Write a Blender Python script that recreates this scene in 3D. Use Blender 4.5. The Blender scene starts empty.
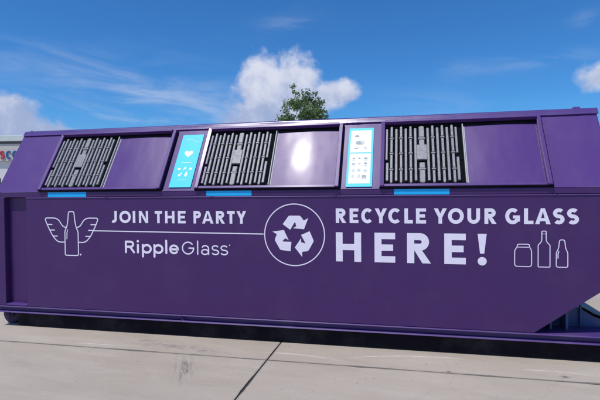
import bpy, bmesh, math, random
from mathutils import Vector, Matrix, noise
random.seed(7)
S = bpy.context.scene
COL = S.collection
R = math.radians

# ------------------------------------------------------------------ camera
cam_d = bpy.data.cameras.new('camera')
cam_d.sensor_width = 36.0
cam_d.sensor_fit = 'HORIZONTAL'
cam_d.lens = 28.2
cam_d.clip_start = 0.05
cam_d.clip_end = 2000
cam = bpy.data.objects.new('camera', cam_d)
COL.objects.link(cam)
cr = Vector((0.97608181, 0.21720702, -0.00924193))
cu = Vector((0.00442205, 0.02266585, 0.99973332))
cf = Vector((-0.21735857, 0.97586237, -0.02116322))
M = Matrix(((cr.x, cu.x, -cf.x, 0.0), (cr.y, cu.y, -cf.y, -4.543), (cr.z, cu.z, -cf.z, 1.55), (0, 0, 0, 1)))
cam.matrix_world = M
S.camera = cam

# ------------------------------------------------------------------ view
S.view_settings.view_transform = 'Standard'
S.view_settings.look = 'None'
S.view_settings.gamma = 1.0
S.view_settings.use_curve_mapping = False
S.view_settings.exposure = 0.0

# ------------------------------------------------------------------ sun and sky
SUN_DIR = Vector((-0.2226, -0.355, 0.906)).normalized()      # towards the sun
SUN_EL = math.asin(SUN_DIR.z)
SUN_AZ = math.atan2(SUN_DIR.x, SUN_DIR.y)
sd = bpy.data.lights.new('sun', 'SUN')
sd.energy = 3.6
sd.angle = R(0.53)
sd.color = (1.0, 0.955, 0.89)
sun = bpy.data.objects.new('sun', sd)
sun.rotation_euler = SUN_DIR.to_track_quat('Z', 'Y').to_euler()
sun.location = (0, 0, 30)
COL.objects.link(sun)


class NT:
    """small helper for building node trees"""
    def __init__(self, tree):
        self.t = tree
        self.t.nodes.clear()

    def n(self, typ, **kw):
        nd = self.t.nodes.new(typ)
        for k, v in kw.items():
            setattr(nd, k, v)
        return nd

    def link(self, a, b):
        self.t.links.new(a, b)

    def put(self, sock, v):
        if hasattr(v, 'is_output'):
            self.link(v, sock)
        elif v is not None:
            sock.default_value = v

    def math(self, op, a, b=None, c=None, clamp=False):
        m = self.n('ShaderNodeMath', operation=op, use_clamp=clamp)
        self.put(m.inputs[0], a)
        if b is not None:
            self.put(m.inputs[1], b)
        if c is not None:
            self.put(m.inputs[2], c)
        return m.outputs[0]

    def smooth(self, v, a, b, lo=0.0, hi=1.0):
        m = self.n('ShaderNodeMapRange', interpolation_type='SMOOTHSTEP')
        self.put(m.inputs[0], v)
        m.inputs[1].default_value = a
        m.inputs[2].default_value = b
        m.inputs[3].default_value = lo
        m.inputs[4].default_value = hi
        return m.outputs[0]

    def noise(self, vec, scale, detail=4, rough=0.55, dist=0.0):
        x = self.n('ShaderNodeTexNoise')
        if vec is not None:
            self.link(vec, x.inputs['Vector'])
        x.inputs['Scale'].default_value = scale
        x.inputs['Detail'].default_value = detail
        x.inputs['Roughness'].default_value = rough
        x.inputs['Distortion'].default_value = dist
        return x.outputs[0]

    def mapping(self, vec, loc=(0, 0, 0), rot=(0, 0, 0), scale=(1, 1, 1)):
        m = self.n('ShaderNodeMapping')
        self.link(vec, m.inputs[0])
        m.inputs[1].default_value = loc
        m.inputs[2].default_value = rot
        m.inputs[3].default_value = scale
        return m.outputs[0]

    def mix(self, fac, a, b, blend='MIX'):
        m = self.n('ShaderNodeMix', data_type='RGBA', blend_type=blend)
        self.put(m.inputs[0], fac)
        self.put(m.inputs[6], a if hasattr(a, 'is_output') else (*a, 1) if len(a) == 3 else a)
        self.put(m.inputs[7], b if hasattr(b, 'is_output') else (*b, 1) if len(b) == 3 else b)
        return m.outputs[2]

    def comb(self, x, y, z):
        c = self.n('ShaderNodeCombineXYZ')
        for i, v in enumerate((x, y, z)):
            self.put(c.inputs[i], v)
        return c.outputs[0]


world = bpy.data.worlds.new('World')
S.world = world
world.use_nodes = True
w = NT(world.node_tree)
sky = w.n('ShaderNodeTexSky', sky_type='NISHITA', sun_disc=False)
sky.sun_elevation = SUN_EL
sky.sun_rotation = SUN_AZ % (2 * math.pi)
sky.altitude = 200
sky.air_density = 1.0
sky.dust_density = 0.35
sky.ozone_density = 2.6
tc = w.n('ShaderNodeTexCoord')
sep = w.n('ShaderNodeSeparateXYZ')
w.link(tc.outputs['Generated'], sep.inputs[0])
dx, dy, dz = sep.outputs
az = w.math('MULTIPLY', w.math('ARCTAN2', dx, dy), 57.29578)
el = w.math('MULTIPLY', w.math('ARCSINE', dz), 57.29578)
pos = w.comb(az, el, 0.0)
n_big = w.noise(pos, 0.16, 6, 0.6)
n_med = w.noise(w.mapping(pos, (31, 7, 0)), 0.40, 6, 0.55)
n_mixv = w.math('ADD', w.math('MULTIPLY', w.math('SUBTRACT', n_big, 0.5), 0.9),
                w.math('MULTIPLY', w.math('SUBTRACT', n_med, 0.5), 1.05))
# cumulus heaps: azimuth, elevation, half widths (degrees)
PUFFS = [(-17.0, 12.2, 3.6, 4.4), (-12.8, 12.6, 3.5, 4.1), (-15.4, 8.8, 7.4, 4.0), (-7.4, 11.7, 2.7, 1.6), (-10.2, 10.8, 3.8, 2.3),
         (-45.0, 7.6, 4.2, 2.9), (-42.0, 5.8, 5.0, 2.6), (21.0, 11.2, 3.6, 1.9), (24.5, 12.2, 4.0, 2.9),
         (60, 14, 9, 6), (72, 11, 10, 5), (-85, 10, 12, 6), (-70, 7, 9, 4),
         (120, 16, 14, 7), (150, 10, 12, 5), (-130, 12, 14, 6), (-160, 18, 10, 6), (178, 9, 16, 5)]
cum = None
for (a0, e0, sa, se) in PUFFS:
    da = w.math('DIVIDE', w.math('SUBTRACT', az, a0), sa)
    de = w.math('DIVIDE', w.math('SUBTRACT', el, e0), se)
    q = w.math('SQRT', w.math('ADD', w.math('MULTIPLY', da, da), w.math('MULTIPLY', de, de)))
    v = w.math('SUBTRACT', 1.0, q)
    cum = v if cum is None else w.math('SMOOTH_MAX', cum, v, 0.12)
dens = w.math('ADD', cum, n_mixv)
cmask = w.smooth(dens, -0.04, 0.46)
# light and shade inside a heap: thicker and lower parts greyer
shade = w.smooth(w.math('ADD', w.math('MULTIPLY', w.math('SUBTRACT', w.noise(w.mapping(pos, (3, 11, 0)), 0.42, 6, 0.6), 0.5), 14.0), el), 7.0, 15.5)
ccol = w.mix(shade, (0.40, 0.48, 0.72), (0.80, 0.83, 0.95))
# cirrus streaks
cpos = w.mapping(w.mapping(pos, (0, 0, 0), (0, 0, R(5))), (5.3, 2.1, 0), (0, 0, 0), (0.075, 0.30, 1))
cn = w.noise(cpos, 1.0, 7, 0.58, 0.9)
CIR = [(-34.5, 12.3, 9.5, 2.0, 0.75), (-41.5, 14.3, 5.0, 1.4, 0.55), (-28.5, 9.6, 12.0, 2.8, 1.15), (-13.5, 19.6, 3.4, 1.6, 0.5), (5.7, 13.2, 2.4, 0.9, 0.55),
       (2.0, 9.6, 6.0, 1.6, 0.4), (14.0, 13.4, 6.0, 0.9, 0.4), (18.5, 17.0, 1.2, 0.8, 0.6), (-36.0, 7.8, 10.0, 2.2, 1.0), (-26.0, 16.5, 7.0, 1.2, 0.12)]
cir = None
for (a0, e0, sa, se, amp) in CIR:
    da = w.math('DIVIDE', w.math('SUBTRACT', az, a0), sa)
    de = w.math('DIVIDE', w.math('SUBTRACT', el, e0), se)
    q = w.math('ADD', w.math('MULTIPLY', da, da), w.math('MULTIPLY', de, de))
    g = w.math('MULTIPLY', w.math('EXPONENT', w.math('MULTIPLY', q, -1.0)), amp)
    cir = g if cir is None else w.math('ADD', cir, g)
far_c = w.math('MULTIPLY', w.smooth(w.math('ABSOLUTE', w.math('ADD', az, 12.0)), 45.0, 75.0), 0.45)
cir = w.math('ADD', cir, far_c)
cirm = w.math('MULTIPLY', w.math('MULTIPLY', w.smooth(cn, 0.38, 0.78), cir), 0.52, clamp=True)
bg_sky = w.n('ShaderNodeBackground')
w.link(sky.outputs[0], bg_sky.inputs[0])
bg_sky.inputs[1].default_value = 0.104
# the sky is held a little bluer, like the phone's picture
hs = w.n('ShaderNodeHueSaturation')
hs.inputs['Saturation'].default_value = 1.08
w.link(sky.outputs[0], hs.inputs['Color'])
tint = w.mix(w.smooth(el, -1.0, 9.5), (0.72, 0.86, 1.06), (0.35, 0.82, 1.25))
w.link(w.mix(1.0, hs.outputs[0], tint, 'MULTIPLY'), bg_sky.inputs[0])
bg_cloud = w.n('ShaderNodeBackground')
w.link(ccol, bg_cloud.inputs[0])
bg_cloud.inputs[1].default_value = 0.92
bg_cir = w.n('ShaderNodeBackground')
bg_cir.inputs[0].default_value = (0.62, 0.70, 0.90, 1)
bg_cir.inputs[1].default_value = 0.9
m1 = w.n('ShaderNodeMixShader')
w.link(cirm, m1.inputs[0]); w.link(bg_sky.outputs[0], m1.inputs[1]); w.link(bg_cir.outputs[0], m1.inputs[2])
m2 = w.n('ShaderNodeMixShader')
w.link(w.math('MULTIPLY', cmask, 0.93), m2.inputs[0]); w.link(m1.outputs[0], m2.inputs[1]); w.link(bg_cloud.outputs[0], m2.inputs[2])
wo = w.n('ShaderNodeOutputWorld')
w.link(m2.outputs[0], wo.inputs[0])


# ------------------------------------------------------------------ materials
def new_mat(name):
    m = bpy.data.materials.new(name)
    m.use_nodes = True
    t = NT(m.node_tree)
    b = t.n('ShaderNodeBsdfPrincipled')
    o = t.n('ShaderNodeOutputMaterial')
    t.link(b.outputs[0], o.inputs[0])
    return m, t, b


def bump(t, b, h, strength, dist):
    bp = t.n('ShaderNodeBump')
    bp.inputs['Strength'].default_value = strength
    bp.inputs['Distance'].default_value = dist
    t.link(h, bp.inputs['Height'])
    t.link(bp.outputs[0], b.inputs['Normal'])


def paint(name, col, rough=0.33, coat=0.25, wobble=0.02, var=0.12, fine=0.0006, spec=0.4, crough=0.14):
    m, t, b = new_mat(name)
    g = t.n('ShaderNodeNewGeometry').outputs['Position']
    dust = t.noise(g, 2.3, 6, 0.65)
    spots = t.noise(t.mapping(g, (4, 2, 9), (0, 0, 0), (9, 9, 2.2)), 1.0, 5, 0.7)
    c = t.mix(t.math('MULTIPLY', t.smooth(dust, 0.45, 0.75), var * 1.6), col, tuple(min(1, x * 0.82 + 0.055) for x in col))
    c = t.mix(t.math('MULTIPLY', t.smooth(spots, 0.56, 0.80), var), c, tuple(x * 0.55 for x in col))
    t.link(c, b.inputs['Base Color'])
    t.link(t.math('ADD', rough, t.math('MULTIPLY', t.math('SUBTRACT', dust, 0.5), 0.16)), b.inputs['Roughness'])
    b.inputs['Coat Weight'].default_value = coat
    b.inputs['Coat Roughness'].default_value = crough
    b.inputs['Specular IOR Level'].default_value = spec
    wv = t.noise(t.mapping(g, (0.4, 0.7, 0), (0, 0, 0), (1.9, 1.2, 1.0)), 1.0, 3, 0.45)
    wf = t.noise(g, 160, 2, 0.5)
    h = t.math('ADD', t.math('MULTIPLY', wv, wobble), t.math('MULTIPLY', wf, fine))
    bump(t, b, h, 1.0, 1.0)
    return m


def plain(name, col, rough=0.6, var=0.1, scale=8.0, metal=0.0, bmp=0.0):
    m, t, b = new_mat(name)
    g = t.n('ShaderNodeNewGeometry').outputs['Position']
    nz = t.noise(g, scale, 5, 0.6)
    c = t.mix(t.smooth(nz, 0.3, 0.75), tuple(x * (1 - var) for x in col), tuple(min(1, x * (1 + var)) for x in col))
    t.link(c, b.inputs['Base Color'])
    b.inputs['Roughness'].default_value = rough
    b.inputs['Metallic'].default_value = metal
    if bmp:
        bump(t, b, nz, 0.6, bmp)
    return m


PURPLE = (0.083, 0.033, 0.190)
HULL_PURPLE = (0.058, 0.019, 0.116)            # the lettered side is a darker purple than the hood's paint
M_HULL = paint('dark_purple_hull', HULL_PURPLE, 0.44, 0.12, 0.020, 0.09, spec=0.32, crough=0.2)
M_HOOD = paint('purple_hood_paint', PURPLE, 0.44, 0.16, 0.014, spec=0.35, crough=0.16)
M_DOOR = paint('purple_gloss_paint', PURPLE, 0.42, 0.10, 0.012, 0.16, spec=0.32, crough=0.17)
M_ROOF = paint('purple_roof_paint', PURPLE, 0.36, 1.0, 0.010, 0.2, spec=0.5, crough=0.19)
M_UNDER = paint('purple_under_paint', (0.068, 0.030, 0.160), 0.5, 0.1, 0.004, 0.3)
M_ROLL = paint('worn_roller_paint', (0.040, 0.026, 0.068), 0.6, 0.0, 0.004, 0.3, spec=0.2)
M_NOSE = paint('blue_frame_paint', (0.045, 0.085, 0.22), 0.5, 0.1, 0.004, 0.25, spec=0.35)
M_UNDERSHADE = paint('shade_black_under_steel', (0.007, 0.005, 0.011), 0.8, 0.0, 0.004, 0.3, spec=0.15)  # near black: shade under the container put into the colour
M_VINYL = plain('pale_lavender_vinyl', (0.84, 0.79, 0.92), 0.5, 0.03, 14)
M_CYAN = plain('cyan_vinyl', (0.0, 0.60, 0.93), 0.5, 0.03, 12)
M_BLUE = plain('blue_vinyl', (0.004, 0.44, 0.88), 0.5, 0.04, 12)
M_WHITE = plain('white_vinyl', (0.80, 0.82, 0.84), 0.5, 0.03, 12)
M_INK = plain('grey_print', (0.27, 0.31, 0.32), 0.5, 0.2, 60)
M_PALEINK = plain('pale_print', (0.50, 0.58, 0.56), 0.5, 0.15, 40)
M_GRATE = plain('grey_moulded_plastic', (0.235, 0.235, 0.26), 0.5, 0.2, 25)
M_BLACK = plain('black_rubber_and_shade', (0.006, 0.006, 0.008), 0.95, 0.3, 20)  # also on the strips that paint the frames' shade
M_BLACK.node_tree.nodes['Principled BSDF'].inputs['Specular IOR Level'].default_value = 0.1
M_ALU = plain('aluminium_track', (0.42, 0.42, 0.44), 0.55, 0.08, 30, 0.0)


# ------------------------------------------------------------------ mesh helpers
class MB:
    def __init__(self):
        self.bm = bmesh.new()

    def poly(self, pts):
        vs = [self.bm.verts.new(p) for p in pts]
        return self.bm.faces.new(vs)

    def box(self, x0, x1, y0, y1, z0, z1, f=None):
        c = [(x, y, z) for z in (z0, z1) for y in (y0, y1) for x in (x0, x1)]
        if f:
            c = [f(*p) for p in c]
        v = [self.bm.verts.new(p) for p in c]
        for q in ((0, 2, 3, 1), (4, 5, 7, 6), (0, 1, 5, 4), (2, 6, 7, 3), (0, 4, 6, 2), (1, 3, 7, 5)):
            self.bm.faces.new([v[i] for i in q])
        return v

    def prism(self, prof, d):
        """closed outline (list of 3d points) pushed along vector d"""
        d = Vector(d)
        a = [self.bm.verts.new(p) for p in prof]
        b = [self.bm.verts.new(Vector(p) + d) for p in prof]
        n = len(a)
        self.bm.faces.new(a)
        self.bm.faces.new(list(reversed(b)))
        for i in range(n):
            self.bm.faces.new([a[i], b[i], b[(i + 1) % n], a[(i + 1) % n]])

    def tube(self, p0, p1, r0, r1=None, seg=16, caps=True):
        p0, p1 = Vector(p0), Vector(p1)
        r1 = r0 if r1 is None else r1
        ax = (p1 - p0).normalized()
        s = ax.orthogonal().normalized()
        t = ax.cross(s)
        A, B = [], []
        for i in range(seg):
            a = 2 * math.pi * i / seg
            o = s * math.cos(a) + t * math.sin(a)
            A.append(self.bm.verts.new(p0 + o * r0))
            B.append(self.bm.verts.new(p1 + o * r1))
        for i in range(seg):
            self.bm.faces.new([A[i], A[(i + 1) % seg], B[(i + 1) % seg], B[i]])
        if caps:
            self.bm.faces.new(list(reversed(A)))
            self.bm.faces.new(B)

    def build(self, name, mat, parent=None, bevel=0.0, seg=2, smooth=False, loc=None):
        bmesh.ops.recalc_face_normals(self.bm, faces=self.bm.faces)
        base = Vector(loc) if loc is not None else Vector((0, 0, 0))
        p = parent
        while p is not None:
            base += Vector(p.location)
            p = p.parent
        me = bpy.data.meshes.new(name)
        for v in self.bm.verts:
            v.co -= base
        if smooth:
            for f in self.bm.faces:
                f.smooth = True
        self.bm.to_mesh(me)
        self.bm.free()
        me.materials.append(mat)
        o = bpy.data.objects.new(name, me)
        COL.objects.link(o)
        if loc is not None:
            o.location = loc
        if parent is not None:
            o.parent = parent
        if bevel:
            b = o.modifiers.new('bevel', 'BEVEL')
            b.width = bevel
            b.segments = seg
            b.limit_method = 'ANGLE'
            b.angle_limit = R(35)
            b.harden_normals = False
        return o


def tag(o, label=None, cat=None, group=None, kind=None):
    for k, v in (('label', label), ('category', cat), ('group', group), ('kind', kind)):
        if v:
            o[k] = v
    return o


def empty(name, loc, label, cat):
    o = bpy.data.objects.new(name, None)
    o.empty_display_size = 0.3
    COL.objects.link(o)
    o.location = loc
    return tag(o, label, cat)


# ------------------------------------------------------------------ ground
JX, JY, SLAB = -1.235, -0.452, 4.6


def make_ground():
    m, t, b = new_mat('concrete')
    g = t.n('ShaderNodeNewGeometry').outputs['Position']
    big = t.noise(g, 0.55, 5, 0.6)
    mid = t.noise(t.mapping(t.mapping(g, (0, 0, 0), (0, 0, R(6))), (0, 0, 0), (0, 0, 0), (0.9, 3.6, 1)), 1.0, 8, 0.7, 0.4)
    fine = t.noise(g, 55, 6, 0.75)
    grain = t.noise(g, 330, 2, 0.6)
    c = t.mix(t.smooth(big, 0.3, 0.7), (0.385, 0.328, 0.268), (0.436, 0.376, 0.312))
    c = t.mix(t.math('MULTIPLY', t.smooth(mid, 0.48, 0.72), 0.6), c, (0.50, 0.44, 0.38))
    c = t.mix(t.math('MULTIPLY', t.smooth(mid, 0.5, 0.25), 0.6), c, (0.30, 0.255, 0.21))
    c = t.mix(t.math('MULTIPLY', t.smooth(fine, 0.50, 0.72), 0.5), c, (0.26, 0.222, 0.187))
    c = t.mix(t.math('MULTIPLY', t.smooth(grain, 0.52, 0.70), 0.42), c, (0.50, 0.445, 0.39))
    sp = t.n('ShaderNodeSeparateXYZ')
    t.link(g, sp.inputs[0])
    x, y = sp.outputs[0], sp.outputs[1]

    def patch(x0, y0, sx, sy, rot=0.0):
        ca, sa = math.cos(rot), math.sin(rot)
        ux, uy = t.math('SUBTRACT', x, x0), t.math('SUBTRACT', y, y0)
        p = t.math('DIVIDE', t.math('ADD', t.math('MULTIPLY', ux, ca), t.math('MULTIPLY', uy, sa)), sx)
        q = t.math('DIVIDE', t.math('SUBTRACT', t.math('MULTIPLY', uy, ca), t.math('MULTIPLY', ux, sa)), sy)
        return t.math('EXPONENT', t.math('MULTIPLY', t.math('ADD', t.math('MULTIPLY', p, p), t.math('MULTIPLY', q, q)), -1.0))
    # black rubber scuffs (streaks running away from the container) and a smudge by the joint
    streak = t.noise(t.mapping(t.mapping(g, (0, 0, 0), (0, 0, R(-24))), (0, 0, 0), (0, 0, 0), (26, 3.4, 1)), 1.0, 5, 0.7)
    sc = t.math('MULTIPLY', patch(-1.88, -0.80, 0.085, 0.24, R(24)), t.smooth(streak, 0.44, 0.60))
    c = t.mix(t.math('MULTIPLY', sc, 0.85), c, (0.12, 0.11, 0.11))
    smn = t.noise(t.mapping(g, (0, 0, 0), (0, 0, R(20)), (7, 16, 1)), 1.0, 6, 0.75)
    sm = t.math('MULTIPLY', t.math('ADD', patch(-2.45, -0.22, 0.30, 0.11, R(-12)), patch(-2.0, -0.30, 0.3, 0.06, R(-10))), t.smooth(smn, 0.44, 0.64))
    c = t.mix(t.math('MULTIPLY', sm, 0.75), c, (0.15, 0.15, 0.155))
    # pale curved scrapes where the skids have dragged
    for (px_, py_, rr, wd, x_lo, x_hi) in ((-1.1, -1.75, 1.50, 0.014, -1.4, -0.5), (0.35, -2.3, 2.22, 0.016, -0.6, 0.6), (-3.0, -2.2, 1.85, 0.012, -3.4, -2.7), (1.1, -2.6, 2.36, 0.012, 0.8, 1.6)):
        ux, uy = t.math('SUBTRACT', x, px_), t.math('SUBTRACT', y, py_)
        rad = t.math('SQRT', t.math('ADD', t.math('MULTIPLY', ux, ux), t.math('MULTIPLY', uy, uy)))
        e = t.math('DIVIDE', t.math('ABSOLUTE', t.math('SUBTRACT', rad, rr)), wd)
        ring = t.smooth(e, 1.3, 0.2)
        ring = t.math('MULTIPLY', ring, t.math('MULTIPLY', t.smooth(x, x_lo, x_lo + 0.3), t.smooth(x, x_hi, x_hi - 0.3)))
        ring = t.math('MULTIPLY', ring, t.smooth(smn, 0.3, 0.6))
        c = t.mix(t.math('MULTIPLY', ring, 0.6), c, (0.66, 0.64, 0.60))
    # dark grit and pitting
    vg = t.n('ShaderNodeTexVoronoi', feature='F1')
    t.link(g, vg.inputs['Vector']); vg.inputs['Scale'].default_value = 16.0
    sg_ = t.n('ShaderNodeSeparateColor')
    t.link(vg.outputs['Color'], sg_.inputs[0])
    pit = t.math('MULTIPLY', t.smooth(vg.outputs['Distance'], 0.16, 0.08), t.math('GREATER_THAN', sg_.outputs[0], 0.90))
    c = t.mix(t.math('MULTIPLY', pit, 0.55), c, (0.13, 0.115, 0.10))
    spot = t.math('ADD', patch(1.275, -0.35, 0.025, 0.02), patch(0.36, -0.42, 0.02, 0.012))
    c = t.mix(t.math('MULTIPLY', spot, 0.9, clamp=True), c, (0.06, 0.055, 0.05))
    # cracks near the joint
    vor = t.n('ShaderNodeTexVoronoi', feature='DISTANCE_TO_EDGE')
    wob = t.n('ShaderNodeVectorMath', operation='ADD')
    nv = t.n('ShaderNodeTexNoise')
    t.link(g, nv.inputs['Vector']); nv.inputs['Scale'].default_value = 3.0; nv.inputs['Detail'].default_value = 6
    sv = t.n('ShaderNodeVectorMath', operation='SCALE'); sv.inputs['Scale'].default_value = 0.35
    t.link(nv.outputs['Color'], sv.inputs[0]); t.link(g, wob.inputs[0]); t.link(sv.outputs[0], wob.inputs[1])
    t.link(wob.outputs[0], vor.inputs['Vector']); vor.inputs['Scale'].default_value = 0.42
    crack = t.math('MULTIPLY', t.smooth(vor.outputs['Distance'], 0.0045, 0.001), t.smooth(big, 0.48, 0.6))
    c = t.mix(t.math('MULTIPLY', crack, 0.12), c, (0.16, 0.14, 0.125))
    # dark dirty edge either side of the joints
    for ax, at in ((y, JY), (x, JX)):
        dist = t.math('ABSOLUTE', t.math('SUBTRACT', ax, at))
        ed = t.math('MULTIPLY', t.smooth(t.math('ADD', dist, t.math('MULTIPLY', t.math('SUBTRACT', smn, 0.5), 0.05)), 0.03, 0.004), 0.45)
        c = t.mix(ed, c, (0.20, 0.18, 0.16))
    t.link(c, b.inputs['Base Color'])
    b.inputs['Roughness'].default_value = 0.85
    h = t.math('ADD', t.math('MULTIPLY', fine, 0.004), t.math('MULTIPLY', grain, 0.0012))
    bump(t, b, h, 0.55, 1.0)
    # slabs: a real gap between them
    mb = MB()
    gap = 0.007
    rj = random.Random(3)
    for i in range(-6, 7):
        for j in range(-6, 8):
            x0, x1 = JX + i * SLAB + gap, JX + (i + 1) * SLAB - gap
            y0, y1 = JY + j * SLAB + gap, JY + (j + 1) * SLAB - gap
            n = 90 if -2 <= i <= 1 and -1 <= j <= 0 else 1
            pts = []
            chip = lambda q, s: (abs(noise.noise(Vector((q * 2.3, s, 0)))) ** 2) * 0.035 + max(0, noise.noise(Vector((q * 11, s + 5, 0))) - 0.25) * 0.02 if n > 1 else 0.0
            for k in range(n):
                q = x0 + (x1 - x0) * k / n; pts.append((q, y0 + (chip(q, y0) if 0 < k else 0), 0))
            for k in range(n):
                q = y0 + (y1 - y0) * k / n; pts.append((x1 - (chip(q, x1) if 0 < k else 0), q, 0))
            for k in range(n):
                q = x1 - (x1 - x0) * k / n; pts.append((q, y1 - (chip(q, y1) if 0 < k else 0), 0))
            for k in range(n):
                q = y1 - (y1 - y0) * k / n; pts.append((x0 + (chip(q, x0) if 0 < k else 0), q, 0))
            mb.prism([(a, b_, -0.03) for a, b_, _ in pts], (0, 0, 0.03))
    tag(mb.build('concrete_slabs', m), kind='structure')
    # base sheet, well out to the horizon
    m2, t2, b2 = new_mat('joint_filler')
    g2 = t2.n('ShaderNodeNewGeometry').outputs['Position']
    near = t2.n('ShaderNodeVectorMath', operation='LENGTH')
    t2.link(g2, near.inputs[0])
    far_n = t2.noise(g2, 0.25, 6, 0.6)
    col = t2.mix(t2.smooth(near.outputs['Value'], 22, 30), (0.05, 0.045, 0.04), t2.mix(far_n, (0.30, 0.28, 0.255), (0.40, 0.375, 0.34)))
    t2.link(col, b2.inputs['Base Color'])
    b2.inputs['Roughness'].default_value = 0.9
    mb = MB()
    N = 24
    L = 700
    mb.poly([(-L, -L, -0.012), (L, -L, -0.012), (L, L, -0.012), (-L, L, -0.012)])
    tag(mb.build('ground', m2), kind='structure')


make_ground()

# ------------------------------------------------------------------ the container
X0, X1 = -4.63, 1.785
FOLD, TOPZ, TOPY, WID = 1.554, 2.303, 0.468, 2.40
AL = math.atan2(TOPZ - FOLD, TOPY)
CA, SA = math.cos(AL), math.sin(AL)
SLEN = math.hypot(TOPZ - FOLD, TOPY)


def sl(x, tt, n=0.0):
    """a point of the sloped front: along, up the slope, proud of it"""
    return (x, tt * CA - n * SA, FOLD + tt * SA + n * CA)


C = empty('recycling_container', (-1.42, 1.2, 0.0),
          'large purple roll off glass recycling container with lettering and sloped hood, standing on the concrete', 'recycling container')

# hull with the raked nose at its right end
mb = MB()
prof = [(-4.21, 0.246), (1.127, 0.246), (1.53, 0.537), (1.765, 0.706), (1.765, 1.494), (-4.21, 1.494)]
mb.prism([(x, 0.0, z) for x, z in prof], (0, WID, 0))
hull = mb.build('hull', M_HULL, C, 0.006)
# recessed end bay
mb = MB()
mb.box(-4.505, -4.212, 0.066, WID - 0.066, 0.272, 1.494)
mb.build('end_bay', M_HULL, C, 0.003)
mb = MB()
mb.box(X0, -4.507, 0.0, WID, 0.246, 1.494)
mb.build('corner_post', M_HULL, C, 0.006)
mb = MB()
mb.box(-4.505, -4.213, -0.006, WID - 0.001, 0.247, 0.272)
mb.build('bay_ledge', M_HOOD, C, 0.011, 2)
# ledge under the hood
mb = MB()
mb.box(X0 - 0.005, X1, 0.001, WID - 0.001, 1.496, FOLD)
mb.build('ledge_trim', M_HULL, C, 0.007, 3)
# hood
mb = MB()
hp = [(0.009, FOLD + 0.001), (TOPY, TOPZ - 0.002), (WID - TOPY, TOPZ - 0.002), (WID - 0.009, FOLD + 0.001)]
mb.prism([(X0 + 0.004, y, z) for y, z in hp], (X1 - X0 - 0.004, 0, 0))
mb.build('hood', M_HOOD, C, 0.012, 3)
# chamfered seams: where the lettered panel ends below the ledge, and along the fold
mb = MB()
mb.prism([(-4.21, y, z) for y, z in ((-0.0004, 1.4935), (-0.0072, 1.4870), (-0.0072, 1.4840), (-0.0004, 1.4810))], (5.972, 0, 0))
mb.build('panel_seam', M_HOOD, hull)
mb = MB()
mb.prism([(X0, y, z) for y, z in ((0.0105, FOLD + 0.0008), (-0.0010, FOLD + 0.0008), (0.0055, FOLD + 0.0095), (0.0105, FOLD + 0.0095))], (X1 - X0, 0, 0))
mb.build('fold_bead', M_HOOD, C)

for x in (-3.17, -0.66, -1.95, 1.30):
    mb = MB()
    mb.tube((x - 0.016, -0.0065, 1.4895), (x + 0.016, -0.0065, 1.4905), 0.0055, 0.004, 8)
    mb.build('weld_spot', M_ROOF, hull, smooth=True)

# roof cap with a bent-over front lip, slightly uneven along its length
mb = MB()
n = 80
rows = []
for i in range(n + 1):
    x = X0 + 0.012 + (X1 + 0.008 - X0 - 0.012) * i / n
    e = noise.noise(Vector((x * 1.9, 3.1, 0))) * 0.004 + noise.noise(Vector((x * 7.0, 9.1, 0))) * 0.0016
    lip = 0.817 + e
    row = [sl(x, lip, 0.001), sl(x, lip, 0.0115 + e * 0.4), sl(x, 0.862, 0.0130 + e * 0.3)]
    a0 = AL
    c = Vector(sl(x, 0.866, -0.022))
    for k in range(5):                                    # rolled edge
        a = (math.pi / 2 + AL) + (math.pi / 2 - (math.pi / 2 + AL)) * k / 4
        row.append((x, c.y + 0.036 * math.cos(a), c.z + 0.036 * math.sin(a)))
    row += [(x, WID / 2, TOPZ + 0.026)]
    row += [(x, WID - p[1], p[2]) for p in reversed(row[:-1])]
    rows.append([mb.bm.verts.new(p) for p in row])
for i in range(n):
    for k in range(len(rows[0]) - 1):
        mb.bm.faces.new([rows[i][k], rows[i + 1][k], rows[i + 1][k + 1], rows[i][k + 1]])
mb.bm.faces.new(rows[0])
mb.bm.faces.new(list(reversed(rows[-1])))
roof = mb.build('roof_cap', M_ROOF, C)
for f in roof.data.polygons:
    f.use_smooth = True
md = roof.modifiers.new('edge', 'EDGE_SPLIT')
md.split_angle = R(40)
# uneven sealed seam along the lip
mb = MB()
prev = None
N = 900
for i in range(N + 1):
    x = X0 + 0.03 + (X1 - X0 - 0.05) * i / N
    k = 1.0 if -2.4 < x < -0.05 else 0.35
    a = noise.noise(Vector((x * 9, 1.7, 0))) * 0.5 + noise.noise(Vector((x * 33, 4.7, 0))) * 0.7
    r = 0.0035 + max(0.0, a) * 0.014 * k
    tt = 0.815 + noise.noise(Vector((x * 5, 8.2, 0))) * 0.003
    ring = [mb.bm.verts.new(sl(x, tt + r * math.cos(b_), 0.0115 + r * 0.75 * math.sin(b_))) for b_ in (-0.3, 0.5, 1.1, 1.57, 2.0, 2.6, 3.4)]
    if prev:
        for q in range(6):
            mb.bm.faces.new([prev[q], prev[q + 1], ring[q + 1], ring[q]])
    prev = ring
mb.build('sealed_seam', M_DOOR, roof, smooth=True)
mb = MB()
mb.tube((1.60, TOPY + 0.05, TOPZ + 0.010), (1.66, TOPY + 0.05, TOPZ + 0.010), 0.022)
mb.build('lifting_lug', M_HOOD, roof, 0.004)

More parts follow.
